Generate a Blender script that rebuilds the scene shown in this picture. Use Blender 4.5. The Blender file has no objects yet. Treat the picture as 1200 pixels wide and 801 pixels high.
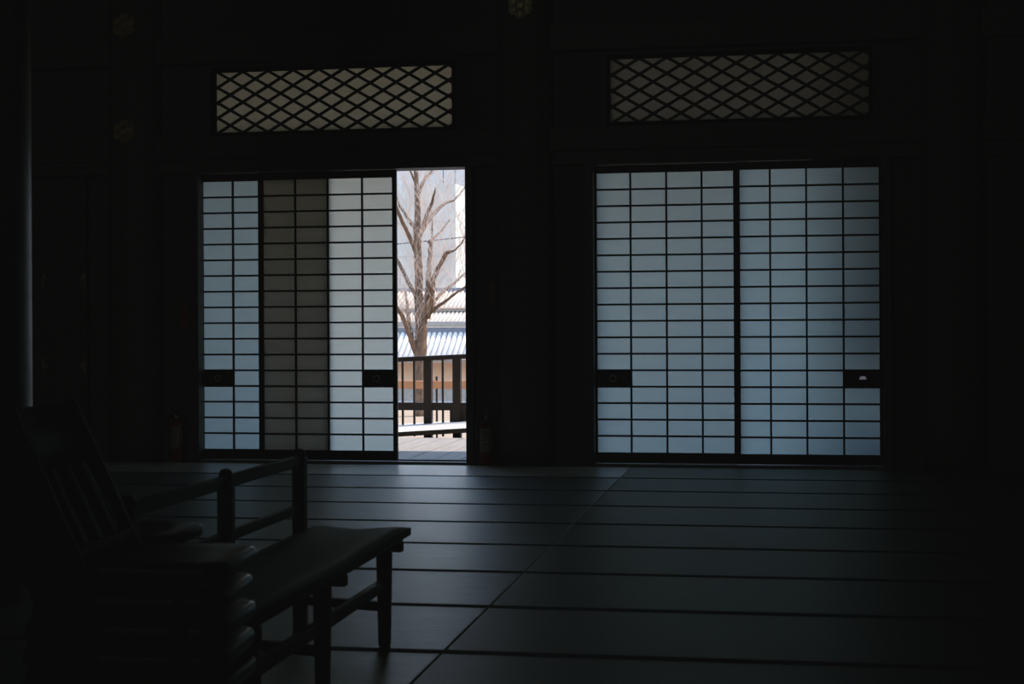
import bpy, bmesh, math, random
from mathutils import Vector, Matrix
random.seed(7)
C = bpy.context.scene.collection
R = math.radians

# ------------------------------------------------------------------ materials
def mat(name, col, rough=.6, spec=.5, metal=0., noise=None, scale=(8, 8, 8), detail=4, bump=0., coat=0.):
    m = bpy.data.materials.new(name); m.use_nodes = True
    nt = m.node_tree; b = nt.nodes['Principled BSDF']
    b.inputs['Roughness'].default_value = rough
    b.inputs['Specular IOR Level'].default_value = spec
    b.inputs['Metallic'].default_value = metal
    b.inputs['Coat Weight'].default_value = coat
    tc = nt.nodes.new('ShaderNodeTexCoord'); mp = nt.nodes.new('ShaderNodeMapping')
    mp.inputs['Scale'].default_value = scale
    nz = nt.nodes.new('ShaderNodeTexNoise'); nz.inputs['Detail'].default_value = detail
    nz.inputs['Scale'].default_value = 1.0
    nt.links.new(tc.outputs['Object'], mp.inputs['Vector']); nt.links.new(mp.outputs[0], nz.inputs['Vector'])
    rp = nt.nodes.new('ShaderNodeValToRGB')
    c2 = noise if noise else tuple(v * .8 for v in col)
    rp.color_ramp.elements[0].position = .3; rp.color_ramp.elements[1].position = .7
    rp.color_ramp.elements[0].color = (*c2, 1); rp.color_ramp.elements[1].color = (*col, 1)
    nt.links.new(nz.outputs['Fac'], rp.inputs['Fac']); nt.links.new(rp.outputs[0], b.inputs['Base Color'])
    if bump:
        bp = nt.nodes.new('ShaderNodeBump'); bp.inputs['Strength'].default_value = bump
        bp.inputs['Distance'].default_value = .01
        nt.links.new(nz.outputs['Fac'], bp.inputs['Height']); nt.links.new(bp.outputs[0], b.inputs['Normal'])
    return m

def paper_mat(name, tr, df):
    m = bpy.data.materials.new(name); m.use_nodes = True
    nt = m.node_tree; nt.nodes.remove(nt.nodes['Principled BSDF'])
    out = nt.nodes['Material Output']
    t = nt.nodes.new('ShaderNodeBsdfTranslucent'); d = nt.nodes.new('ShaderNodeBsdfDiffuse'); a = nt.nodes.new('ShaderNodeAddShader')
    d.inputs['Color'].default_value = (*df, 1)
    tc = nt.nodes.new('ShaderNodeTexCoord'); mp = nt.nodes.new('ShaderNodeMapping'); mp.inputs['Scale'].default_value = (3, 3, 25)
    nz = nt.nodes.new('ShaderNodeTexNoise'); nz.inputs['Scale'].default_value = 1; nz.inputs['Detail'].default_value = 5
    rp = nt.nodes.new('ShaderNodeValToRGB')
    rp.color_ramp.elements[0].position = .3; rp.color_ramp.elements[1].position = .7
    rp.color_ramp.elements[0].color = (*[v * .94 for v in tr], 1); rp.color_ramp.elements[1].color = (*tr, 1)
    nt.links.new(tc.outputs['Object'], mp.inputs['Vector']); nt.links.new(mp.outputs[0], nz.inputs['Vector'])
    nt.links.new(nz.outputs['Fac'], rp.inputs['Fac']); nt.links.new(rp.outputs[0], t.inputs['Color'])
    nt.links.new(t.outputs[0], a.inputs[0]); nt.links.new(d.outputs[0], a.inputs[1]); nt.links.new(a.outputs[0], out.inputs['Surface'])
    return m

M = dict(
    wood=mat('dark_wood', (.07, .067, .063), .55, .3, scale=(4, 4, 30), bump=.1),
    beam=mat('dark_beam', (.09, .086, .08), .65, .2, scale=(2, 30, 30), bump=.1),
    lattice=mat('lattice_wood', (.03, .028, .026), .6, .3),
    lacquer=mat('pillar_wood', (.035, .034, .033), .34, .5, scale=(12, 12, 1.2), bump=.04),
    wallp=mat('wall_panel', (.08, .078, .075), .7, .2, scale=(14, 3, 1.5)),
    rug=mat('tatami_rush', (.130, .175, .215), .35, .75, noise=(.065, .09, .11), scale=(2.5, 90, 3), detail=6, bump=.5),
    rugr=mat('dark_tatami_rush', (.034, .039, .041), .42, .42, noise=(.025, .029, .031), scale=(5, 150, 3), detail=6, bump=.35),  # darker, duller rush for the mats right of the main joint
    board=mat('doorway_lit_board', (.66, .64, .61), .30, .7, noise=(.5, .48, .46), scale=(3, 60, 3), detail=5, bump=.1),  # board row paled to put the doorway's pool of light into its colour
    heri=mat('tatami_border', (.010, .010, .012), .8, .1),
    bench=mat('bench_wood', (.016, .014, .013), .42, .4, scale=(20, 20, 5), bump=.05),
    vinyl=mat('seat_vinyl', (.052, .078, .098), .55, .25, scale=(60, 60, 60), bump=.05),
    chair=mat('chair_wood', (.022, .021, .020), .5, .12, scale=(20, 20, 6), bump=.05),
    chairpad=mat('chair_pad', (.016, .017, .018), .28, .35, scale=(50, 50, 50), bump=.05),
    brass=mat('old_brass', (.60, .46, .20), .42, .5, .35, noise=(.16, .12, .055), scale=(25, 25, 25), bump=.3),
    dull=mat('dull_brass', (.10, .085, .05), .5, .5, .8, noise=(.05, .04, .025), scale=(25, 25, 25)),
    ring=mat('pull_metal', (.75, .68, .58), .35, .5, .7, noise=(.5, .44, .36), scale=(30, 30, 30)),
    red=mat('extinguisher_red', (.20, .012, .010), .45, .25),
    label=mat('label_cream', (.36, .32, .2), .5, .4, noise=(.08, .07, .03), scale=(60, 60, 40)),
    print=mat('label_print', (.05, .04, .02), .6, .3),
    black=mat('black_rubber', (.012, .012, .012), .5, .4),
    steel=mat('steel', (.35, .35, .34), .35, .5, 1.0),
    signred=mat('sign_red', (.26, .03, .02), .45, .4),
    signwhite=mat('sign_white', (.20, .17, .15), .5, .4),
    sill=mat('sill_wood', (.22, .21, .2), .4, .4, scale=(2, 30, 30)),
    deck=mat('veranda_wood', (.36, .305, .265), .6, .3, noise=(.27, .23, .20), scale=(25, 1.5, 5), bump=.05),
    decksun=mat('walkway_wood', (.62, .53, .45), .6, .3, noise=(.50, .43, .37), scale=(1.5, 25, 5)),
    rail=mat('railing_wood', (.030, .013, .007), .55, .3, scale=(5, 5, 12)),
    rail2=mat('fence_wood', (.50, .22, .09), .55, .3, scale=(3, 8, 8)),
    ground=mat('courtyard_gravel', (.38, .275, .19), .9, .1, noise=(.31, .22, .15), scale=(3, 3, 3)),
    plaster=mat('wall_plaster', (.86, .62, .44), .8, .2, noise=(.80, .57, .40), scale=(1, 1, 1)),
    plasterlow=mat('wall_plaster_pale', (.56, .51, .45), .8, .2),
    stone=mat('footing_stone', (.8, .78, .74), .8, .2),
    tile=mat('roof_tile', (.86, .77, .68), .55, .4, noise=(.76, .68, .60), scale=(3, 3, 3)),
    tilegap=mat('roof_tile_trough', (.42, .37, .33), .5, .4),
    ridge=mat('ridge_tile', (.20, .22, .27), .5, .4),
    ridgetop=mat('ridge_cap', (.42, .38, .34), .5, .4),
    tiletan=mat('roof_tile_warm', (.78, .61, .46), .55, .3, noise=(.66, .51, .38), scale=(3, 3, 3)),
    tower=mat('tower_facade', (.64, .67, .62), .6, .3, noise=(.62, .65, .60), scale=(.15, .15, .15)),
    towerdark=mat('tower_joint', (.55, .55, .53), .6, .3),
    bark=mat('bark', (.24, .15, .092), .9, .1, noise=(.095, .058, .036), scale=(7, 7, 4), bump=.6),
    twig=mat('twig', (.74, .61, .53), .9, .1, noise=(.56, .44, .37), scale=(2, 2, 2)),
    cable=mat('cable', (.06, .06, .07), .6, .3),
    soffit=mat('soffit_wood', (.11, .07, .045), .7, .2, scale=(2, 20, 2)),
    shade=mat('outer_wall', (.05, .04, .03), .7, .2),
    papera=paper_mat('dim_lit_shoji_paper', (.28, .34, .335), (.3, .3, .3)), paperb=paper_mat('bright_lit_shoji_paper', (.62, .64, .565), (.25, .2, .2)),  # one kind of paper; each screen's daylight level is set in its colour
    paperc=paper_mat('shoji_paper', (.33, .38, .36), (.3, .3, .3)), paperd=paper_mat('blue_lit_shoji_paper', (.37, .45, .44), (.3, .3, .3)),  # right pair likewise, brightness and blue tint of their daylight in the colour
    paperl=paper_mat('overlap_dimmer', (.53, .36, .30), (.2, .2, .2)),  # extra sheet added only to darken the overlapping screens
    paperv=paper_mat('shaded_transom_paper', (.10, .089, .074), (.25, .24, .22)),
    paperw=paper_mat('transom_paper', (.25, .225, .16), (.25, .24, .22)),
)

# ------------------------------------------------------------------ mesh builder
class MB:
    def __init__(s): s.bm = bmesh.new(); s.mats = []
    def mi(s, m):
        if m is None: return 0
        m = M[m]
        if m not in s.mats: s.mats.append(m)
        return s.mats.index(m)
    def face(s, vs, m=None, smooth=False):
        try: f = s.bm.faces.new(vs)
        except ValueError: return
        f.material_index = s.mi(m); f.smooth = smooth
    def box(s, a, b, m=None, bevel=0., mtx=None):
        x0, y0, z0 = [min(p, q) for p, q in zip(a, b)]; x1, y1, z1 = [max(p, q) for p, q in zip(a, b)]
        co = [(x0,y0,z0),(x1,y0,z0),(x1,y1,z0),(x0,y1,z0),(x0,y0,z1),(x1,y0,z1),(x1,y1,z1),(x0,y1,z1)]
        vs = [s.bm.verts.new(mtx @ Vector(c) if mtx else c) for c in co]
        fs = [s.bm.faces.new([vs[i] for i in q]) for q in ((3,2,1,0),(4,5,6,7),(0,1,5,4),(1,2,6,5),(2,3,7,6),(3,0,4,7))]
        k = s.mi(m)
        for f in fs: f.material_index = k
        if bevel:
            es = list({e for f in fs for e in f.edges})
            r = bmesh.ops.bevel(s.bm, geom=es, offset=bevel, segments=2, affect='EDGES', profile=.6)
            for f in r['faces']: f.material_index = k; f.smooth = True
    def bar(s, p, q, w, d, m=None, up=(0, 0, 1), bevel=0., w2=None, d2=None):
        """rectangular bar from p to q, w across, d along the 'up' side"""
        p, q = Vector(p), Vector(q); a = (q - p); L = a.length; a.normalize()
        x = a.cross(Vector(up))
        if x.length < 1e-4: x = a.cross(Vector((0, 1, 0)))
        x.normalize(); y = x.cross(a).normalized()
        w2 = w2 or w; d2 = d2 or d
        r = []
        for P, ww, dd in ((p, w, d), (q, w2, d2)):
            r.append([s.bm.verts.new(P + x*sx*ww/2 + y*sy*dd/2) for sx, sy in ((-1,-1),(1,-1),(1,1),(-1,1))])
        k = s.mi(m); fs = []
        fs.append(s.bm.faces.new(r[0][::-1])); fs.append(s.bm.faces.new(r[1]))
        for i in range(4): fs.append(s.bm.faces.new([r[0][i], r[0][(i+1) % 4], r[1][(i+1) % 4], r[1][i]]))
        for f in fs: f.material_index = k
        if bevel:
            es = list({e for f in fs for e in f.edges})
            rr = bmesh.ops.bevel(s.bm, geom=es, offset=bevel, segments=2, affect='EDGES', profile=.6)
            for f in rr['faces']: f.material_index = k; f.smooth = True
    def tube(s, pts, rad, n=8, m=None, caps=True):
        pts = [Vector(p) for p in pts]; rings = []
        if not hasattr(rad, '__len__'): rad = [rad]*len(pts)
        ref = None
        for i, p in enumerate(pts):
            t = (pts[min(i+1, len(pts)-1)] - pts[max(i-1, 0)]).normalized()
            if ref is None:
                ref = t.orthogonal().normalized()
            u = (ref - t*ref.dot(t))
            u = u.normalized() if u.length > 1e-5 else t.orthogonal().normalized()
            ref = u; v = t.cross(u)
            rings.append([s.bm.verts.new(p + (u*math.cos(2*math.pi*k/n) + v*math.sin(2*math.pi*k/n))*rad[i]) for k in range(n)])
        for i in range(len(rings)-1):
            for k in range(n):
                s.face([rings[i][k], rings[i][(k+1) % n], rings[i+1][(k+1) % n], rings[i+1][k]], m, True)
        if caps: s.face(rings[0][::-1], m); s.face(rings[-1], m)
    def lathe(s, prof, cx=0, cy=0, n=24, m=None, z0=0):
        rings = [[s.bm.verts.new((cx + r*math.cos(2*math.pi*k/n), cy + r*math.sin(2*math.pi*k/n), z0 + z)) for k in range(n)] for r, z in prof]
        for i in range(len(rings)-1):
            for k in range(n):
                s.face([rings[i][k], rings[i][(k+1) % n], rings[i+1][(k+1) % n], rings[i+1][k]], m, True)
        s.face(rings[0][::-1], m); s.face(rings[-1], m)
    def prism(s, poly, y0, y1, m=None):
        """polygon in (x,z), extruded along y"""
        a = [s.bm.verts.new((x, y0, z)) for x, z in poly]; b = [s.bm.verts.new((x, y1, z)) for x, z in poly]
        n = len(poly)
        s.face(a, m); s.face(b[::-1], m)
        for i in range(n): s.face([a[(i+1) % n], a[i], b[i], b[(i+1) % n]], m)
    def torus(s, c, R_, r, axis='y', n=20, k=8, m=None, a0=0, a1=2*math.pi):
        pts = []
        for i in range(n + 1):
            a = a0 + (a1 - a0)*i/n
            if axis == 'y': pts.append((c[0] + R_*math.cos(a), c[1], c[2] + R_*math.sin(a)))
            else: pts.append((c[0] + R_*math.cos(a), c[1] + R_*math.sin(a), c[2]))
        s.tube(pts, r, k, m)
    def build(s, name, m=None, parent=None):
        bmesh.ops.recalc_face_normals(s.bm, faces=s.bm.faces)
        me = bpy.data.meshes.new(name); s.bm.to_mesh(me); s.bm.free()
        if s.mats:
            for q in s.mats: me.materials.append(q)
        elif m: me.materials.append(M[m])
        o = bpy.data.objects.new(name, me); C.objects.link(o)
        if parent: o.parent = parent
        return o

def tag(o, label, cat=None, group=None, kind=None):
    o['label'] = label
    if cat: o['category'] = cat
    if group: o['group'] = group
    if kind: o['kind'] = kind
    return o
def thing(name, label, cat, loc=(0, 0, 0), rz=0, group=None, kind=None):
    o = bpy.data.objects.new(name, None); C.objects.link(o); o.empty_display_size = .1
    o.location = loc; o.rotation_euler = (0, 0, rz)
    return tag(o, label, cat, group, kind)
def dup(root, loc, rz, label):
    r = root.copy(); C.objects.link(r); r.location = loc; r.rotation_euler = (0, 0, rz); r['label'] = label
    for ch in list(root.children):
        c = ch.copy(); C.objects.link(c); c.parent = r
        for g in list(ch.children):
            d = g.copy(); C.objects.link(d); d.parent = c
    return r
def one(name, m, label, cat, fn, kind=None, group=None):
    b = MB(); fn(b); return tag(b.build(name, m), label, cat, group, kind)

# ------------------------------------------------------------------ camera
cd = bpy.data.cameras.new('camera'); cam = bpy.data.objects.new('camera', cd); C.objects.link(cam)
cd.sensor_width = 36; cd.lens = 36*1825/1200; cd.shift_y = -23.5/1200
cam.matrix_world = Matrix.Translation((0, 0, 1.23)) @ Matrix.Rotation(R(9.79), 4, 'Z') @ Matrix.Rotation(R(90), 4, 'X') @ Matrix.Rotation(R(-.31), 4, 'Z')
cd.dof.use_dof = True; cd.dof.focus_distance = 20.0; cd.dof.aperture_fstop = 8
bpy.context.scene.camera = cam

# ------------------------------------------------------------------ room shell
XL, XR, YB, YW, ZC = -9.0, 4.2, -7.0, 13.33, 5.3
L0, L1 = -5.155, -2.707          # left bay
R0, R1 = -1.585, .845            # right bay
DT = 2.583                       # underside of the lintel

def floor_fn(b):
    rows = [5.69 + .93*k for k in range(-14, 9)]
    for y0, y1 in zip(rows[:-1], rows[1:]):
        y1 = min(y1, YW)
        joints = [-1.25 + 1.91*k for k in range(-5, 1)]
        last = y0 > 11.0
        if last: joints = [-1.25] if y0 > 12 else [j for j in joints if j > -3.5]
        cuts = [XL] + [j for j in joints if XL < j < XR] + [XR]
        if not last: cuts = [c for c in cuts if abs(c + 3.16) > .1]
        for x0, x1 in zip(cuts[:-1], cuts[1:]):
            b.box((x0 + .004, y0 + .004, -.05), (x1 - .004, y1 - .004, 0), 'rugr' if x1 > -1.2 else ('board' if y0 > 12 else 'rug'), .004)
            for ya, yb in ((y0 + .004, y0 + .028), (y1 - .028, y1 - .004)):
                j0 = random.uniform(-.003, .003)
                b.box((x0 + .006, ya + j0, -.01), (x1 - .006, yb + j0, .0022), 'heri')
    b.box((XL, YB, -.1), (XR, YW + .1, -.045), 'heri')
tag(one('floor', None, 'tatami floor of rush mats with black cloth borders', 'floor', floor_fn, 'structure'), 'tatami floor of rush mats with black cloth borders')

def wall_back_fn(b):
    y0, y1 = 13.36, 13.52
    for x0, x1 in ((XL, L0 - .07), (L1 + .07, R0 - .07), (R1 + .07, XR)):
        b.box((x0, y0, -.2), (x1, y1, 2.66))
    b.box((XL, y0, 2.66), (XR, y1, 2.945))
    for x0, x1 in ((XL, -5.02), (-2.83, -1.442), (.74, XR)):
        b.box((x0, y0, 2.945), (x1, y1, 3.495))
    b.box((XL, y0, 3.495), (XR, y1, ZC))
one('wall_back', 'wallp', 'dark board wall around the sliding screens', 'wall', wall_back_fn, 'structure')
one('wall_left', 'wallp', 'dark wall on the left side of the hall', 'wall', lambda b: b.box((XL - .15, YB, -.2), (XL, 13.52, ZC)), 'structure')
one('wall_right', 'wallp', 'dark wall on the right side of the hall', 'wall', lambda b: b.box((XR, YB, -.2), (XR + .15, 13.52, ZC)), 'structure')
one('wall_front', 'wallp', 'dark wall behind the viewer', 'wall', lambda b: b.box((XL - .15, YB - .15, -.2), (XR + .15, YB, ZC)), 'structure')
def ceil_fn(b):
    b.box((XL - .15, YB - .15, ZC), (XR + .15, 13.52, ZC + .1))
    for k in range(16): b.box((XL, YB + .6 + 1.3*k, ZC - .07), (XR, YB + .68 + 1.3*k, ZC))
one('ceiling', 'beam', 'dark timber ceiling with battens', 'ceiling', ceil_fn, 'structure')
# beams and jambs
one('trim_1', 'beam', 'long dark lintel beam above the sliding screens', 'beam', lambda b: b.box((XL, 13.30, DT), (XR, 13.56, 2.70), None, .008), 'structure')
one('trim_2', 'beam', 'dark tie beam under the lattice transoms', 'beam', lambda b: b.box((XL, 13.26, 2.70), (XR, 13.36, 2.90), None, .01), 'structure')
one('trim_3', 'beam', 'dark tie beam above the lattice transoms', 'beam', lambda b: b.box((XL, 13.26, 3.56), (XR, 13.36, 3.80), None, .01), 'structure')
one('trim_4', 'beam', 'heavy dark head beam below the ceiling', 'beam', lambda b: b.box((XL, 13.16, 4.3), (XR, 13.40, 4.75), None, .01), 'structure')
n = 5
for x0, x1, t in ((L0 - .07, L0, 'dark jamb post left of the left screens'), (L1, L1 + .07, 'dark jamb post right of the open doorway'),
               (R0 - .07, R0, 'dark jamb post left of the right screens'), (R1, R1 + .07, 'dark jamb post right of the right screens')):
    one('trim_%d' % n, 'wood', t, 'post', lambda b: b.box((x0, 13.30, -.2), (x1, 13.56, DT), None, .006), 'structure'); n += 1
for x0, x1, t in ((L0, L1, 'worn grooved sill below the left screens and doorway'), (R0, R1, 'worn grooved sill below the right screens')):
    def f(b):
        b.box((x0, 13.32, -.03), (x1, 13.345, .008), 'sill')
        b.box((x0, 13.345, -.03), (x1, 13.41, .002), 'sill')
        b.box((x0, 13.41, -.03), (x1, 13.475, .002), 'lattice'); b.box((x0, 13.475, -.03), (x1, 13.56, .012), 'lattice')
    one('trim_%d' % n, None, t, 'sill', f, 'structure'); n += 1

# pillars
def pillar(x, y, r, label, m='beam', z1=ZC, n=40):
    def f(b):
        b.lathe([(r, .0), (r, .3), (r, z1*.5), (r*.985, z1)], 0, 0, n, m)
    o = one('pillar', None, label, 'pillar', f); o.location = (x, y, 0); return o
pillar(-3.62, 6.47, .30, 'thick round dark pillar at the left edge, behind the stacked chairs', 'lacquer')
pillar(-5.755, 13.36, .25, 'round dark pillar left of the left screens, with two gilt flower fittings')
pillar(-2.175, 13.36, .25, 'round dark pillar between the doorway and the right screens')
pillar(1.41, 13.36, .25, 'round dark pillar right of the right screens')

# ------------------------------------------------------------------ shoji screens
ZT, ZB = 2.512, .097
ROWS = 17
def shoji(name, label, y, x0, x1, px0, px1, bars, pull, ringx, platex, half=False, pk='a'):
    """x0..x1 whole panel, px0..px1 paper field, bars = muntin centres, pull = (xa,xb) of the pull board"""
    t = thing(name, label, 'sliding screen', ((x0 + x1)/2, y, 0), 0, None, 'structure')
    ox = (x0 + x1)/2
    f = MB(); d = .018
    f.box((x0 - ox, -d, .014), (px0 - ox, d, DT - .004)); f.box((px1 - ox, -d, .014), (x1 - ox, d, DT - .004))
    f.box((px0 - ox, -d, .014), (px1 - ox, d, ZB)); f.box((px0 - ox, -d, ZT), (px1 - ox, d, DT - .004))
    f.build('frame', 'lattice', t)
    l = MB()
    h = (ZT - ZB)/ROWS
    for c in bars: l.box((c - ox - .0085, -.012, ZB), (c - ox + .0085, .006, ZT))
    for i in range(1, ROWS): l.box((px0 - ox, -.0115, ZB + i*h - .0085), (px1 - ox, .0055, ZB + i*h + .0085))
    l.build('lattice', 'lattice', t)
    za, zb = ZB + 4*h, ZB + 5*h
    p = MB(); py = .0075
    # paper sheet, left out behind the pull board
    def quad(a, b_, c, d_):
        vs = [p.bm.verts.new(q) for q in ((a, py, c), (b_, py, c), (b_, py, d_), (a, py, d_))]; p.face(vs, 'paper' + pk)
    xa, xb = pull
    quad(px0 - ox, px1 - ox, ZB, za); quad(px0 - ox, px1 - ox, zb, ZT)
    if xa > px0 + .05: quad(px0 - ox, xa - ox, za, zb)
    if xb < px1 - .05: quad(xb - ox, px1 - ox, za, zb)
    p.build('paper', None, t)
    bd = MB(); rx = ringx - ox; zc = (za + zb)/2 + (.0 if not half else .004)
    if not half:
        bd.box((xa - ox - .004, -.014, za - .004), (xb - ox + .004, .014, zb + .004))
        board = bd.build('pull_board', 'lattice', t)
        r = MB(); r.torus((rx, -.016, zc), .027, .006, m='ring', n=24); r.prism([(rx + .026*math.cos(a*.349), zc + .026*math.sin(a*.349)) for a in range(18)], -.0145, -.0138, 'rail')
        r.build('ring_pull', None, board)
        q = MB(); q.box((platex - ox - .032, -.017, zc - .016), (platex - ox + .032, -.0135, zc + .016), 'dull', .002)
        tag(q.build('latch_plate', None, board), 'small tarnished brass latch plate')
    else:
        # the pull hole goes right through: a half-moon of daylight
        hole = [(rx - .032, zc - .010), (rx + .032, zc - .010), (rx + .019, zc + .018), (rx - .019, zc + .018)]
        A = [(xa - ox - .004, za - .004), (xb - ox + .004, za - .004), (xb - ox + .004, zb + .004), (xa - ox - .004, zb + .004)]
        for yy in (-.014, .014):
            o_ = [bd.bm.verts.new((x, yy, z)) for x, z in A]; i_ = [bd.bm.verts.new((x, yy, z)) for x, z in hole]
            for k in range(4): bd.face([o_[k], o_[(k+1) % 4], i_[(k+1) % 4], i_[k]])
        bd.bm.verts.ensure_lookup_table(); vs = bd.bm.verts[:]
        for k in range(4): bd.face([vs[4+k], vs[4+(k+1) % 4], vs[12+(k+1) % 4], vs[12+k]])
        board = bd.build('pull_board', 'lattice', t)
        r = MB(); r.torus((rx, -.016, zc), .036, .003, m='lattice', n=24); r.build('pull_rim', None, board)
    return t
def dim_overlap(t, ox, xa, xb):  # adds an unseen sheet behind the overlap to darken it
    p = MB(); vs = [p.bm.verts.new(q) for q in ((xa - ox, .021, ZB), (xb - ox, .021, ZB), (xb - ox, .021, ZT), (xa - ox, .021, ZT))]; p.face(vs, 'paperl')
    tag(p.build('overlap_dimmer', None, t), 'added unseen sheet that darkens the overlap')
YF, YR = 13.385, 13.442
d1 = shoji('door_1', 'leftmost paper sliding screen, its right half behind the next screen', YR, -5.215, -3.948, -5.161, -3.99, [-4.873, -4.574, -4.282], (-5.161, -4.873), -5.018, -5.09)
dim_overlap(d1, d1.location.x, -4.60, -3.99)
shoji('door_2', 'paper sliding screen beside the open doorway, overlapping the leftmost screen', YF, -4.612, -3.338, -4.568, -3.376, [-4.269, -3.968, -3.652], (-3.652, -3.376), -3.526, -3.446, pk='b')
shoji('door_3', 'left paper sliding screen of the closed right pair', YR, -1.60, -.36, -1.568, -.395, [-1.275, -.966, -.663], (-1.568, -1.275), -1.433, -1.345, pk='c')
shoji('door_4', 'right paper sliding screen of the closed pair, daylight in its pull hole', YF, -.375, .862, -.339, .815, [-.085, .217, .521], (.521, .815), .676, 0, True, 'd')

# ------------------------------------------------------------------ lattice transoms
def clip_strip(x0, x1, z0, z1, p, slope):
    """segment of the line z = slope*(x-p) inside the rectangle"""
    xs = sorted([(z0/slope + p) if False else p + (z0)/slope, p + (z1)/slope])
    a, c = max(x0, xs[0]), min(x1, xs[1])
    return (a, slope*(a - p)), (c, slope*(c - p))
def transom(name, label, x0, x1, pm='paperw'):
    z0, z1 = 2.945, 3.495; y = 13.42; ox = (x0 + x1)/2
    t = thing(name, label, 'window', (ox, y, 0), 0, None, 'structure')
    w, hh = x1 - x0, z1 - z0
    f = MB()
    for a, b_ in (((x0 - ox - .03, -.06, z0 - .03), (x1 - ox + .03, .06, z0)), ((x0 - ox - .03, -.06, z1), (x1 - ox + .03, .06, z1 + .03)),
                  ((x0 - ox - .03, -.06, z0), (x0 - ox, .06, z1)), ((x1 - ox, -.06, z0), (x1 - ox + .03, .06, z1))): f.box(a, b_)
    f.build('frame', 'lattice', t)
    l = MB(); dw = w/9.25; dh = hh/4.0; s = dh/dw
    for sg in (1, -1):
        for k in range(-16, 30):
            p = x0 - ox + (k + .08)*dw
            (xa, za), (xb, zb) = clip_strip(x0 - ox, x1 - ox, 0, hh, p, s*sg) if sg > 0 else clip_strip(x0 - ox, x1 - ox, 0, hh, p, -s)
            if xb - xa < .02: continue
            yy = -.010 if sg > 0 else .004
            l.bar((xa, yy, z0 + za), (xb, yy, z0 + zb), .012, .026, None, up=(0, 0, 1))
    l.build('lattice', 'lattice', t)
    p = MB(); vs = [p.bm.verts.new(q) for q in ((x0 - ox, .022, z0), (x1 - ox, .022, z0), (x1 - ox, .022, z1), (x0 - ox, .022, z1))]; p.face(vs, pm)
    p.build('paper', None, t)
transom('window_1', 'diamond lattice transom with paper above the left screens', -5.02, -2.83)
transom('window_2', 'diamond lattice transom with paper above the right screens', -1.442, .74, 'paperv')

# ------------------------------------------------------------------ metal fittings
def flower(loc, label):
    t = thing('flower_fitting', label, 'metal fitting', loc, 0, 'gilt flower fittings on the pillars')
    b = MB()
    for k in range(6):
        a = k*math.pi/3 + math.pi/6
        cx, cz = .068*math.cos(a), .068*math.sin(a)
        poly = [(cx + .043*math.cos(q*math.pi/5), cz + .043*math.sin(q*math.pi/5)) for q in range(10)]
        b.prism(poly, -.012 - .003*(k % 2), .012, 'brass')
        b.torus((cx, -.016, cz), .028, .006, m='brass', n=12, k=6)
    b.build('petals', None, t)
    c = MB(); c.torus((0, -.018, 0), .03, .008, m='brass', n=16, k=6)
    c.prism([(.03*math.cos(q*math.pi/6), .03*math.sin(q*math.pi/6)) for q in range(12)], -.024, .012, 'brass'); c.build('boss', None, t)
flower((-5.755, 13.10, 2.945), 'round gilt flower fitting at transom height on the left pillar')
flower((-5.755, 13.10, 3.885), 'upper round gilt flower fitting on the left pillar, near the top')
flower((-2.172, 13.10, 3.925), 'round gilt flower fitting at the top centre, on the middle pillar')
# dark panelled door at the far left with lozenge fittings
t = thing('door_5', 'dark panelled door left of the left pillar with brass edge plates', 'door', (-6.44, 13.33, 0), 0, None, 'structure')
b = MB(); b.box((-.22, -.03, .02), (.22, .03, 2.56), None, .005)
for z0, z1 in ((.12, .72), (.98, 1.5), (1.78, 2.45)): b.box((-.16, -.036, z0), (.16, -.028, z1), None, .003)
b.build('leaf', 'wood', t)
for sx in (1, -1):
    for z in (1.64, .85):
        b = MB(); b.prism([(sx*.215, z + .09), (sx*.215, z - .09), (sx*.19, z - .055), (sx*.155, z), (sx*.19, z + .055)], -.037, -.03, 'brass')
        tag(b.build('edge_plate', None, t), 'half lozenge tarnished brass plate')

# ------------------------------------------------------------------ fire extinguishers and signs
def extinguisher(loc, rz, label):
    t = thing('fire_extinguisher', label, 'fire extinguisher', loc, rz, 'red fire extinguishers')
    b = MB(); b.lathe([(.054, 0), (.058, .01), (.058, .30), (.052, .335), (.034, .36), (.02, .37), (.018, .385)], 0, 0, 24, 'red'); b.build('cylinder', None, t)
    b = MB()
    n = 12
    for i in range(n):
        a0, a1 = -math.pi/2 - 1.2 + 2.4*i/n, -math.pi/2 - 1.2 + 2.4*(i + 1)/n
        vs = [b.bm.verts.new((.0588*math.cos(a), .0588*math.sin(a), z)) for a, z in ((a0, .12), (a1, .12), (a1, .315), (a0, .315))]; b.face(vs, 'label', True)
    lab = b.build('label', None, t)
    for k in range(5):
        b = MB(); z = .145 + .035*k; b.tube([(.0592*math.cos(a), .0592*math.sin(a), z) for a in [-math.pi/2 - .7 + .2*j for j in range(3 + (k*3) % 5)]], .004, 4, 'print'); b.build('label_print', None, lab)
    b = MB(); b.lathe([(.02, 0), (.022, .02), (.016, .035), (.014, .05)], 0, 0, 14, 'steel', .38)
    b.bar((-.012, 0, .425), (.085, 0, .40), .022, .01, 'black'); b.bar((-.012, 0, .435), (.07, 0, .475), .022, .008, 'black'); b.build('valve_lever', None, t)
    b = MB(); b.torus((.01, -.012, .462), .017, .004, m='steel', n=16, k=6); b.build('safety_pin', None, t)
    b = MB(); b.tube([(-.015, 0, .40), (-.06, -.01, .41), (-.082, -.015, .36), (-.08, -.015, .24), (-.074, -.012, .14)], .009, 8, 'black'); b.build('hose', None, t)
extinguisher((-2.505, 13.19, 0), .25, 'red fire extinguisher standing right of the open doorway')
extinguisher((-5.325, 13.19, 0), -.3, 'dark red fire extinguisher standing left of the left screens')
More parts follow.
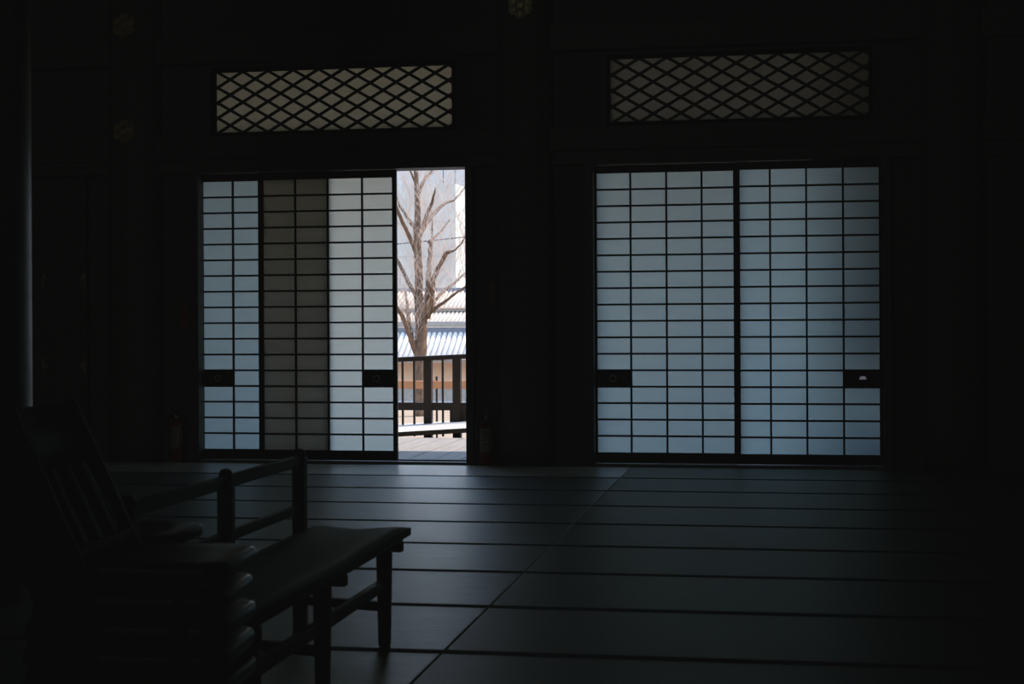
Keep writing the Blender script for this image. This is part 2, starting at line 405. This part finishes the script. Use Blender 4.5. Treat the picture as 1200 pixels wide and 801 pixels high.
def sign(loc, label):
    t = thing('extinguisher_sign', label, 'sign', loc, 0, 'red wall signs')
    b = MB(); b.box((-.03, -.006, -.105), (.03, .006, .105), 'signred', .002); pl = b.build('plate', None, t)
    cu = bpy.data.curves.new('lettering', 'FONT'); cu.body = '消\n火\n器'; cu.size = .05; cu.align_x = 'CENTER'; cu.align_y = 'CENTER'; cu.space_line = 1.15; cu.extrude = .0005
    o = bpy.data.objects.new('lettering', cu); C.objects.link(o)
    bpy.context.view_layer.update()
    me = bpy.data.meshes.new_from_object(o.evaluated_get(bpy.context.evaluated_depsgraph_get())); bpy.data.objects.remove(o)
    me.materials.clear(); me.materials.append(M['signwhite'])
    o = bpy.data.objects.new('lettering', me); C.objects.link(o); o.parent = t
    o.location = (0, -.0068, 0); o.rotation_euler = (R(90), 0, 0)
sign((-2.475, 13.35, 1.475), 'small vertical red sign above the extinguisher by the doorway')
sign((-5.312, 13.35, 1.29), 'small vertical red sign above the extinguisher left of the left screens')

# ------------------------------------------------------------------ bench
t = thing('bench', 'long dark wooden bench with railed back and black padded seat', 'bench', (-1.67, 5.08, 0))
ox, oy = -1.67, 5.08
bx = -1.87 - ox; fx = -1.495 - ox
PY = (5.90 - oy, 5.075 - oy, 4.265 - oy); FY = (5.77 - oy, 4.955 - oy, 4.25 - oy)
for y in PY:
    b = MB(); b.bar((bx, y, 0), (bx, y, .70), .05, .05, None, bevel=.006); b.lathe([(.0245, .695), (.0245, .715), (.018, .73), (.004, .735)], bx, y, 12); b.build('back_post', 'bench', t)
for y in FY:
    b = MB(); b.bar((fx, y, .36), (fx, y - .0, 0), .055, .05, None, bevel=.006, w2=.042, d2=.042); b.build('leg', 'bench', t)
for a, c in ((0, 1), (1, 2)):
    b = MB(); b.box((bx - .013, PY[c] + .02, .668), (bx + .013, PY[a] - .02, .712), None, .005); b.build('top_rail', 'bench', t)
    b = MB(); b.box((bx - .011, PY[c] + .02, .484), (bx + .011, PY[a] - .02, .520), None, .004); b.build('lower_rail', 'bench', t)
    b = MB(); b.box((fx - .014, FY[c] + .015, .215), (fx + .014, FY[a] - .015, .257), None, .004); b.build('front_stretcher', 'bench', t)
    b = MB(); b.box((bx - .014, PY[c] + .015, .215), (bx + .014, PY[a] - .015, .25), None, .004); b.build('rear_stretcher', 'bench', t)
for yp, yf in zip(PY, FY):
    b = MB(); b.bar((bx + .02, yp - .02, .145), (fx - .018, yf + .02, .145), .028, .036, None, bevel=.003); b.build('cross_stretcher', 'bench', t)
    ym = (yp + yf)/2 + .11 if yp > -.5 else yf - .02
    ym = min(ym, PY[0] + .02)
    b = MB(); b.box((bx - .01, ym - .022, .335), (fx + .035, ym + .022, .372), None, .005); b.build('seat_bearer', 'bench', t)
b = MB()
b.box((bx - .015, FY[2] - .05, .368), (bx + .02, PY[0] + .07, .39), None, .004); b.box((fx - .02, FY[2] - .05, .368), (fx + .025, PY[0] + .07, .39), None, .004)
b.build('seat_frame', 'bench', t)
# padded seat with a soft edge and slight sag
b = MB(); nx, ny = 8, 28
x0, x1, y0, y1 = bx + .027, fx + .05, FY[2] - .10, PY[0] + .10
grid = []
for j in range(ny + 1):
    row = []
    for i in range(nx + 1):
        u, v = i/nx, j/ny
        edge = min(min(u, 1 - u)*(x1 - x0), min(v, 1 - v)*(y1 - y0))
        z = .424 + .006*math.cos(2*math.pi*u) + .004*math.sin(9*v) - .012*max(0, 1 - edge/.03)
        row.append(b.bm.verts.new((x0 + u*(x1 - x0), y0 + v*(y1 - y0), z)))
    grid.append(row)
low = [[b.bm.verts.new((x0 + (x1 - x0)*i/nx, y0 + (y1 - y0)*j/ny, .391)) for i in range(nx + 1)] for j in range(ny + 1)]
for j in range(ny):
    for i in range(nx):
        b.face([grid[j][i], grid[j][i+1], grid[j+1][i+1], grid[j+1][i]], None, True)
        b.face([low[j+1][i], low[j+1][i+1], low[j][i+1], low[j][i]])
for j in range(ny): b.face([grid[j+1][0], low[j+1][0], low[j][0], grid[j][0]]); b.face([grid[j][nx], low[j][nx], low[j+1][nx], grid[j+1][nx]])
for i in range(nx): b.face([grid[0][i], low[0][i], low[0][i+1], grid[0][i+1]]); b.face([grid[ny][i+1], low[ny][i+1], low[ny][i], grid[ny][i]])
b.build('seat', 'vinyl', t)

# ------------------------------------------------------------------ stacked chairs
DZ = .074
def make_chair(loc, label, group):
    t = thing('stacking_chair', label, 'chair', loc, 0, group)
    # seat: rounded plan, soft edge
    b = MB()
    pl = []
    x0, x1, w, r = -.41, .03, .20, .07
    def corner(cx, cy, a0, rr): return [(cx + rr*math.cos(a0 + k*math.pi/10), cy + rr*math.sin(a0 + k*math.pi/10)) for k in range(6)]
    pl = corner(x1 - r, w - r, 0, r) + corner(x0 + .03, w - .05, math.pi/2, .03) + corner(x0 + .03, -w + .05, math.pi, .03) + corner(x1 - r, -w + r, 1.5*math.pi, r)
    def ring(s, z): 
        cx = -.2
        return [b.bm.verts.new((cx + (x - cx)*s, y*s, z + .010*(x + .2)*(x + .2)/.04*.0 )) for x, y in pl]
    prof = [(.93, .287), (.985, .290), (1.0, .302), (1.0, .316), (.985, .326), (.93, .332), (.6, .329), (.2, .327)]
    rs = [ring(s, z) for s, z in prof]; k_ = len(pl)
    for a, c in zip(rs[:-1], rs[1:]):
        for k in range(k_): b.face([a[k], a[(k+1) % k_], c[(k+1) % k_], c[k]], None, True)
    b.face(rs[0][::-1]); b.face(rs[-1], None, True)
    b.build('seat', 'chairpad', t)
    for sy in (-1, 1):
        y = sy*.212
        b = MB(); b.bar((-.315, y, .285), (-.515, y*.97, .722), .022, .032, None, up=(1, 0, 0), bevel=.006); b.build('back_post', 'chair', t)
        b = MB(); b.bar((-.085, y, .30), (-.065, y, 0), .022, .03, None, up=(1, 0, 0), bevel=.005); b.build('front_leg', 'chair', t)
        b = MB(); b.bar((-.30, y, .30), (-.43, y, 0), .022, .03, None, up=(1, 0, 0), bevel=.005); b.build('rear_leg', 'chair', t)
        b = MB(); b.bar((-.03, sy*.20, .279), (-.40, sy*.20, .277), .022, .02, None, bevel=.004); b.build('side_rail', 'chair', t)
    b = MB()   # backrest board, gently curved between the posts
    n = 8; rows = []
    for z, dx in ((.545, 0), (.718, 0)):
        px = -.315 - .20*(z - .285)/.437
        rows.append([(px - .02*math.cos((i/n - .5)*math.pi) + .004, -.203 + .406*i/n, z) for i in range(n + 1)])
    fr = [[b.bm.verts.new((x + .006, y, z)) for x, y, z in r_] for r_ in rows]; bk = [[b.bm.verts.new((x - .006, y, z)) for x, y, z in r_] for r_ in rows]
    for i in range(n):
        b.face([fr[0][i], fr[0][i+1], fr[1][i+1], fr[1][i]], None, True); b.face([bk[0][i+1], bk[0][i], bk[1][i], bk[1][i+1]], None, True)
        b.face([fr[1][i], fr[1][i+1], bk[1][i+1], bk[1][i]]); b.face([fr[0][i+1], fr[0][i], bk[0][i], bk[0][i+1]])
    b.face([fr[0][0], fr[1][0], bk[1][0], bk[0][0]]); b.face([fr[1][n], fr[0][n], bk[0][n], bk[1][n]])
    b.build('backrest', 'chair', t)
    for y in (-.11, 0, .11):
        b = MB(); b.bar((-.35, y, .36), (-.445, y, .56), .034, .011, None, up=(1, 0, 0), bevel=.003); b.build('back_slat', 'chair', t)
    b = MB(); b.box((-.358, -.203, .345), (-.334, .203, .372), None, .004); b.build('lower_back_rail', 'chair', t)
    b = MB(); b.box((-.083, -.203, .262), (-.062, .203, .284), None, .004); b.build('front_rail', 'chair', t)
    return t
names = ['bottom', 'second from the bottom', 'middle', 'second from the top', 'topmost']
ch = None
for k in range(5):
    lab = 'dark wooden low chair, %s of the five stacked nearest the viewer' % names[k]
    loc = (-1.42 - .004*(k % 2), 3.885 + .006*((k*2) % 3), DZ*k)
    if ch is None:
        ch = make_chair(loc, lab, 'dark stacked chairs'); ch.rotation_euler.z = R(4)
    else: dup(ch, loc, R(5 + (-1.2, .8, -.5, 1.0, 0)[k]), lab)
names = ['bottom', 'second from the bottom', 'second from the top', 'topmost']
for k in range(4):
    dup(ch, (-1.965 + .004*(k % 2), 4.87 + .005*(k % 2), DZ*k), R((.8, -.6, .5, -.4)[k]), 'dark wooden low chair, %s of the farther stack behind the bench back' % names[k])

# ------------------------------------------------------------------ outside: veranda, walkway, railing
def ver(b):
    for k in range(60):
        x = -11 + .24*k
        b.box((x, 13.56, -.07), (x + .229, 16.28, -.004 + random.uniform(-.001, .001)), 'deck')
    b.box((-11, 13.56, -1.3), (3.3, 16.25, -.08), 'shade')
one('veranda', None, 'weathered plank veranda outside the doorway', 'veranda', ver, 'structure')
SL = .07
def wz(x): return .0 + SL*(x + 4.1)
def walk(b):
    for k in range(7):
        y = 16.32 + .24*k
        vs = [(-12, y), (3, y), (3, y + .236), (-12, y + .236)]
        lo = [b.bm.verts.new((x, yy, max(wz(x), -.45) - .05)) for x, yy in vs]; hi = [b.bm.verts.new((x, yy, max(wz(x), -.45))) for x, yy in vs]
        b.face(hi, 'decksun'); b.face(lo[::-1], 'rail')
        for i in range(4): b.face([lo[i], lo[(i+1) % 4], hi[(i+1) % 4], hi[i]], 'shade')
    b.box((-12, 16.36, -1.3), (3, 16.40, -.5), 'shade')
    for x in (-9, -6, -3, 0): b.box((x, 16.5, -1.3), (x + .15, 17.8, max(wz(x), -.45) - .06), 'shade')
one('walkway', None, 'sunlit sloping plank walkway beyond the veranda', 'walkway', walk, 'structure')
YRL = 17.75
t = thing('railing', 'dark brown wooden railing along the walkway seen through the doorway', 'railing', (-4.0, YRL, 0)); ox = -4.0
def rx(px): return px - ox
b = MB(); b.bar((-8.0 - ox, 0, .815 - .045*4), (0 - ox, 0, .815 + .045*4), .09, .055, None, bevel=.008); b.build('top_rail', 'rail', t)
b = MB(); b.box((-8 - ox, -.025, .205), (0 - ox, .025, .295), None, .005); b.build('lower_rail', 'rail', t)
b = MB(); b.bar((-8 - ox, 0, .025 + .03*-4), (0 - ox, 0, .025 + .03*4), .07, .035); b.build('bottom_rail', 'rail', t)
for x in (-5.0, -4.06, -3.715, -2.8, -6.0):
    b = MB(); b.box((x - ox - .047, -.045, -.45 if x < -5.5 else -.3), (x - ox + .047, .045, .80), None, .004); b.build('post', 'rail', t)
for x in (-4.365, -4.227, -3.885, -4.6, -4.8, -3.45, -3.2, -3.0):
    b = MB(); b.box((x - ox - .011, -.015, -.1), (x - ox + .011, .015, .80)); b.build('baluster', 'rail', t)
b = MB(); b.box((-3.80 - ox, -.02, -.05), (-3.45 - ox, .02, .22)); b.build('kick_board', 'rail', t)

t = thing('wooden_fence', 'orange-brown wooden rail fence in the courtyard behind the railing', 'fence', (-7.0, 31.3, -1.3))
b = MB(); b.box((-6, -.04, 1.165), (6, .04, 1.33), None, .01); b.build('rail', 'rail2', t)
for x in (-5.5, -3.4, -1.9, .02, 1.0, 3.0, 5.0):
    w_ = .02 if x == .02 else .05
    b = MB(); b.box((x - w_, -w_, 0), (x + w_, w_, 1.42), None, .006); b.build('post', 'rail', t)

# ------------------------------------------------------------------ courtyard
one('ground', 'ground', 'pale sunlit courtyard ground', 'ground', lambda b: b.box((-250, 13.6, -1.5), (200, 320, -1.3)), 'structure')

# ------------------------------------------------------------------ tile roofs
def roof(x0, x1, ye, ze, yr, zr, pitch, rib, mt='tile', gap='tilegap'):
    """slope facing the viewer from eave to ridge, with rounded cover-tile ribs"""
    b = MB()
    dy, dz = yr - ye, zr - ze; L = math.hypot(dy, dz); ny, nz = -dz/L, dy/L
    th = .12
    vs = [b.bm.verts.new(p) for p in ((x0, ye, ze), (x1, ye, ze), (x1, yr, zr), (x0, yr, zr))]; b.face(vs, gap)
    v2 = [b.bm.verts.new(p) for p in ((x0, ye, ze - th), (x1, ye, ze - th), (x1, yr, zr - th), (x0, yr, zr - th))]; b.face(v2[::-1], gap)
    for i in range(4): b.face([vs[i], v2[i], v2[(i+1) % 4], vs[(i+1) % 4]], gap)
    k = 0; x = x0 + pitch/2; seg = 6
    while x < x1:
        ringa = []
        for (yy, zz) in ((ye - .06*dy/L, ze - .06*dz/L), (yr, zr)):
            rr = []
            for s in range(seg + 1):
                a = math.pi*s/seg
                rr.append(b.bm.verts.new((x + rib*math.cos(a), yy + ny*rib*math.sin(a)*1.0, zz + nz*rib*math.sin(a)*1.0)))
            ringa.append(rr)
        for s in range(seg): b.face([ringa[0][s], ringa[0][s+1], ringa[1][s+1], ringa[1][s]], mt, True)
        b.face(ringa[0][::-1], mt)
        x += pitch
    return b
# boundary wall
t = thing('boundary_wall', 'tan plaster courtyard wall with a pale tiled roof', 'wall', (-10, 47.2, -1.3))
b = MB(); b.box((-14, .55, .0), (14, .95, 1.45), 'plaster'); b.build('plaster_body', None, t)
b = MB(); b.box((-14, .53, .0), (14, .56, .62), 'plasterlow'); b.build('pale_dado', None, t)
b = MB(); b.box((-14, .46, 0), (14, .56, .06), 'stone'); b.build('footing', None, t)
rf = roof(-14, 14, -.1, 1.40, 1.25, 2.22, .172, .070); rf.build('tile_roof', None, t)
b = MB(); b.box((-14, 1.12, 2.12), (14, 1.42, 2.35), 'ridge'); b.box((-14, 1.10, 2.35), (14, 1.44, 2.42), 'plasterlow', .01); b.box((-14, 1.08, 2.42), (14, 1.46, 2.56), 'ridgetop', .02); b.build('ridge', None, t)
# hall behind
t = thing('tiled_building', 'tan two-tier tiled roof building beyond the courtyard wall', 'building', (-12, 61, -1.3))
rf = roof(-16, 16, -.3, 2.50, 1.5, 3.05, .17, .066, 'tiletan'); rf.build('lower_roof', None, t)
b = MB(); b.box((-16, .8, 0), (16, 1.4, 2.6), 'plaster'); b.box((-16, 1.3, 2.7), (16, 1.6, 3.2), 'shade'); b.build('wall', None, t)
rf = roof(-16, 16, 1.0, 3.10, 3.2, 3.85, .17, .066, 'tiletan'); rf.build('upper_roof', None, t)
b = MB(); b.box((-16, 3.0, 3.75), (16, 3.4, 3.98), 'ridge', .02); b.build('ridge', None, t)

# far tower block
cx = -31.45; Y0 = 150.
t = thing('office_block', 'pale grey tall building filling the view behind the tree', 'building', (cx, Y0, -1.3))
b = MB(); b.box((-60, 0, 0), (0, 24, 16.15), 'tower'); b.build('facade', None, t)
b = MB()
for z in (2.2, 5.6, 9.0, 12.4): b.box((-60, -.05, z), (-.02, 0, z + .05), 'towerdark')
for x in range(-58, 0, 6): b.box((x, -.04, 0), (x + .05, 0, 16.1), 'towerdark')
b.build('facade_joints', None, t)
for x in (-7.1, -4.1, -1.5, -.3):
    b = MB(); b.box((x, 1, 16.1), (x + .10, 1.12, 17.6), 'ridge'); b.build('roof_mast', None, t)

# overhead cable
one('overhead_cable', 'cable', 'thin black cable crossing the sky behind the tree', 'cable', lambda b: b.tube([(-32 + 2*i, 55.8, 4.29 + .09*(-20 + 2*i) + .012*(i - 10)**2 - .01) for i in range(21)], .022, 6))

# ------------------------------------------------------------------ bare tree
U = .0230     # one drawing unit in metres
def P(x, y, d=0): return Vector(((x - 491)*U, d, (487 - y)*U))
limbs = [  # (x, y, width) outline of each limb in drawing units, depth drift
    ([(491,489,14),(491,470,12.5),(491,425,12),(492,405,13),(493,388,12),(491,368,10),(490,340,8.5),(490,310,8),(489,280,7.5),(489,262,7),(489,235,5.5),(488,210,5),(487,185,4),(486,160,3),(484,130,2)], 0),
    ([(487,412,8),(482,398,7),(477,382,5.5),(472,368,5),(466,358,4),(458,345,3),(448,325,2)], -.3),
    ([(482,396,5),(478,378,5),(475,362,4.5),(474,355,3.5),(471,338,1.6)], .35),
    ([(490,352,6),(482,338,5),(474,323,4.5),(466,308,4),(455,288,3),(448,262,2)], .3),
    ([(488,298,5.5),(481,278,5),(474,262,4.5),(468,246,4),(461,232,3),(455,210,2)], -.4),
    ([(488,268,5),(480,258,4),(472,246,3.5),(465,236,3),(460,222,2)], .3),
    ([(496,378,8),(499,358,7),(500,340,6.5),(500,320,6),(501,300,5.5),(502,284,5.5),(503,272,2),(503,255,1.5),(501,238,1)], .5),
    ([(502,283,4),(510,274,2.5),(518,262,2),(524,250,1.4)], .5),
    ([(498,350,6),(505,332,5.5),(514,315,5),(522,302,5),(525,298,4.5),(534,296,2),(542,290,1.8),(550,278,1.5)], -.5),
    ([(501,372,6),(506,352,5.5),(508,340,5),(509,332,4),(512,318,1.5)], -.2),
    ([(502,368,5.5),(508,352,4.5),(518,340,4),(528,332,3.5),(534,326,3),(542,318,2.2),(552,310,1.6)], .5),
    ([(503,366,5),(514,358,4),(524,352,3.5),(534,345,3),(546,338,2.5),(560,326,1.8)], -.5),
    ([(491,276,6),(497,262,5),(505,250,4.5),(513,240,4),(520,233,3.5),(530,229,2.5),(537,220,2),(546,208,1.4)], .5),
    ([(496,263,5),(501,252,4.5),(506,243,4),(509,237,3),(513,224,1.5)], -.3),
    ([(490,228,4.5),(494,214,4),(498,204,3.5),(504,196,3),(512,184,2)], .3),
    ([(489,218,3),(484,204,2),(478,192,1.5)], -.3),
]
t = thing('bare_tree', 'bare tall tree with many fine twigs seen through the doorway', 'tree', (-9.62, 41.05, -1.3), R(9.79))
b = MB(); nodes = []
for pts, drift in limbs:
    L = len(pts); sm = []
    for i in range(L - 1):
        a, c = pts[i], pts[i+1]
        for q in (0, .34, .67): sm.append((a[0] + (c[0] - a[0])*q + random.uniform(-.5, .5)*(q > 0), a[1] + (c[1] - a[1])*q, a[2] + (c[2] - a[2])*q, (i + q)/(L - 1)))
    sm.append((*pts[-1], 1))
    pp = [P(x, y, drift*4*s) for x, y, w, s in sm]; rr = [max(.013, w*U/2*(1.2 if pts[0][1] == 489 else 1.02)*random.uniform(.95, 1.06)) for x, y, w, s in sm]
    b.tube(pp, rr, 9)
    for i in range(1, len(pp)): nodes.append((pp[i], (pp[i] - pp[i-1]).normalized(), rr[i], sm[i][1]))
b.build('trunk_and_limbs', 'bark', t)
b = MB()
def twig(p, d, ln, r, lev):
    pts = [p]; q = p.copy(); dd = d.copy(); n = 4
    for i in range(n):
        dd = (dd + Vector((random.gauss(0, .13), random.gauss(0, .13), .07 + random.gauss(0, .07)))).normalized()
        q = q + dd*ln/n; pts.append(q.copy())
        if lev > 0 and random.random() < .75:
            e = (dd + Vector((random.gauss(0, .6), random.gauss(0, .6), .1))).normalized()
            twig(q.copy(), e, ln*random.uniform(.35, .6), r*.65, lev - 1)
    b.tube(pts, [r*(1 - .16*i) for i in range(n + 1)], 3, None, False)
cand = [nd for nd in nodes if nd[3] < 415]
for i in range(430):
    p, d, r, y = random.choice(cand)
    a = random.uniform(0, 2*math.pi)
    side = Vector((math.cos(a), math.sin(a)*.8, random.uniform(.3, 1.5))).normalized()
    dd = (d*.35 + side).normalized()
    twig(p + dd*r*.6, dd, random.uniform(.5, 1.7), random.uniform(.004, .008), 2)
tw = b.build('twigs', 'twig', t); tag(tw, 'fine pinkish bare twigs', None, None, 'stuff')

# ------------------------------------------------------------------ eave of this hall, and unseen side wing boards added to shade the screens
def eave(b):
    lo = [b.bm.verts.new(p) for p in ((-14, 13.5, 4.75), (9, 13.5, 4.75), (9, 15.95, 3.55), (-14, 15.95, 3.55))]
    hi = [b.bm.verts.new(p) for p in ((-14, 13.5, 6.2), (9, 13.5, 6.2), (9, 15.95, 3.75), (-14, 15.95, 3.75))]
    b.face(lo[::-1]); b.face(hi)
    for i in range(4): b.face([lo[i], lo[(i+1) % 4], hi[(i+1) % 4], hi[i]])
    for k in range(58): 
        x = -13.8 + .39*k; b.bar((x, 13.5, 4.70), (x, 15.9, 3.52), .09, .10)
one('eave', 'soffit', 'deep timber eave over the veranda', 'eave', eave, 'structure')
def baffle(b):  # unseen boards added outside to darken the right screens
    b.box((.95, 13.56, -1.3), (1.1, 20.6, 4.2)); b.box((.2, 14.05, .86), (.95, 14.1, 3.6)); b.box((.1, 14.05, -.05), (.95, 14.1, .60)); b.box((.95, 20.4, -1.3), (6, 20.6, 4.2))
one('light_baffle', 'shade', 'unseen dark board wing at the left end of the veranda', 'wall', lambda b: b.box((-5.75, 13.56, -1.3), (-5.6, 16.3, 3.4)), 'structure')  # unseen board added outside to darken the leftmost screen
one('light_baffle', 'shade', 'unseen dark board wing at the right end of the veranda', 'wall', baffle, 'structure')

# ------------------------------------------------------------------ light
w = bpy.data.worlds.new('sky'); bpy.context.scene.world = w; w.use_nodes = True
nt = w.node_tree; bg = nt.nodes['Background']
tc = nt.nodes.new('ShaderNodeTexCoord'); sp = nt.nodes.new('ShaderNodeSeparateXYZ'); rp = nt.nodes.new('ShaderNodeValToRGB')
nt.links.new(tc.outputs['Generated'], sp.inputs[0]); nt.links.new(sp.outputs['Z'], rp.inputs['Fac']); nt.links.new(rp.outputs[0], bg.inputs['Color'])
rp.color_ramp.elements[0].color = (.25, .28, .33, 1); rp.color_ramp.elements[1].color = (.32, .56, 1.05, 1)
e_ = rp.color_ramp.elements.new(.34); e_.color = (.60, .70, .82, 1)
rp.color_ramp.elements[0].position = .15; rp.color_ramp.elements[-1].position = .85
bg.inputs['Strength'].default_value = 2.4
sd = bpy.data.lights.new('sun', 'SUN'); so = bpy.data.objects.new('sun', sd); C.objects.link(so)
sd.energy = 6.5; sd.angle = R(.6); sd.color = (1.0, .93, .83)
so.rotation_euler = Vector((.55, .30, .78)).to_track_quat('Z', 'Y').to_euler(); so.location = (30, 20, 40)

ld = bpy.data.lights.new('rear_fill', 'AREA'); lo = bpy.data.objects.new('rear_fill', ld); C.objects.link(lo)  # added fill behind the viewer, lifts the dark interior
ld.shape = 'RECTANGLE'; ld.size = 10; ld.size_y = 3.6; ld.energy = 6; ld.color = (.95, 1, 1)
lo.location = (-2.4, YB + .1, 2.6); lo.rotation_euler = Vector((0, -1, 0)).to_track_quat('Z', 'Y').to_euler()
ld = bpy.data.lights.new('wall_fill', 'SPOT'); lo = bpy.data.objects.new('wall_fill', ld); C.objects.link(lo)  # added spot without a fixture, brightens the dark back wall
ld.energy = 33; ld.spot_size = R(105); ld.spot_blend = 1.0; ld.shadow_soft_size = .5; ld.color = (1, .98, .95)
lo.location = (-3.6, 3.2, 4.6); lo.rotation_euler = Vector((0, -10.1, 1.4)).to_track_quat('Z', 'Y').to_euler()

sc = bpy.context.scene
sc.view_settings.view_transform = 'Standard'; sc.view_settings.look = 'None'; sc.view_settings.exposure = 0; sc.view_settings.gamma = 1

# tone: slightly lifted blacks with cool shadows, as in the photograph
sc.view_settings.use_curve_mapping = True
cm = sc.view_settings.curve_mapping
for ci, pts in enumerate((((0, .0026), (.08, .077), (1, 1)), ((0, .0026), (.06, .066), (.35, .36), (1, 1)), ((0, .0025), (.01, .0121), (.06, .073), (.35, .37), (1, 1)))):
    cv = cm.curves[ci]
    cv.points[0].location = pts[0]; cv.points[-1].location = pts[-1]
    for p in pts[1:-1]: cv.points.new(*p)
    for p in cv.points: p.handle_type = 'VECTOR'
cm.update()
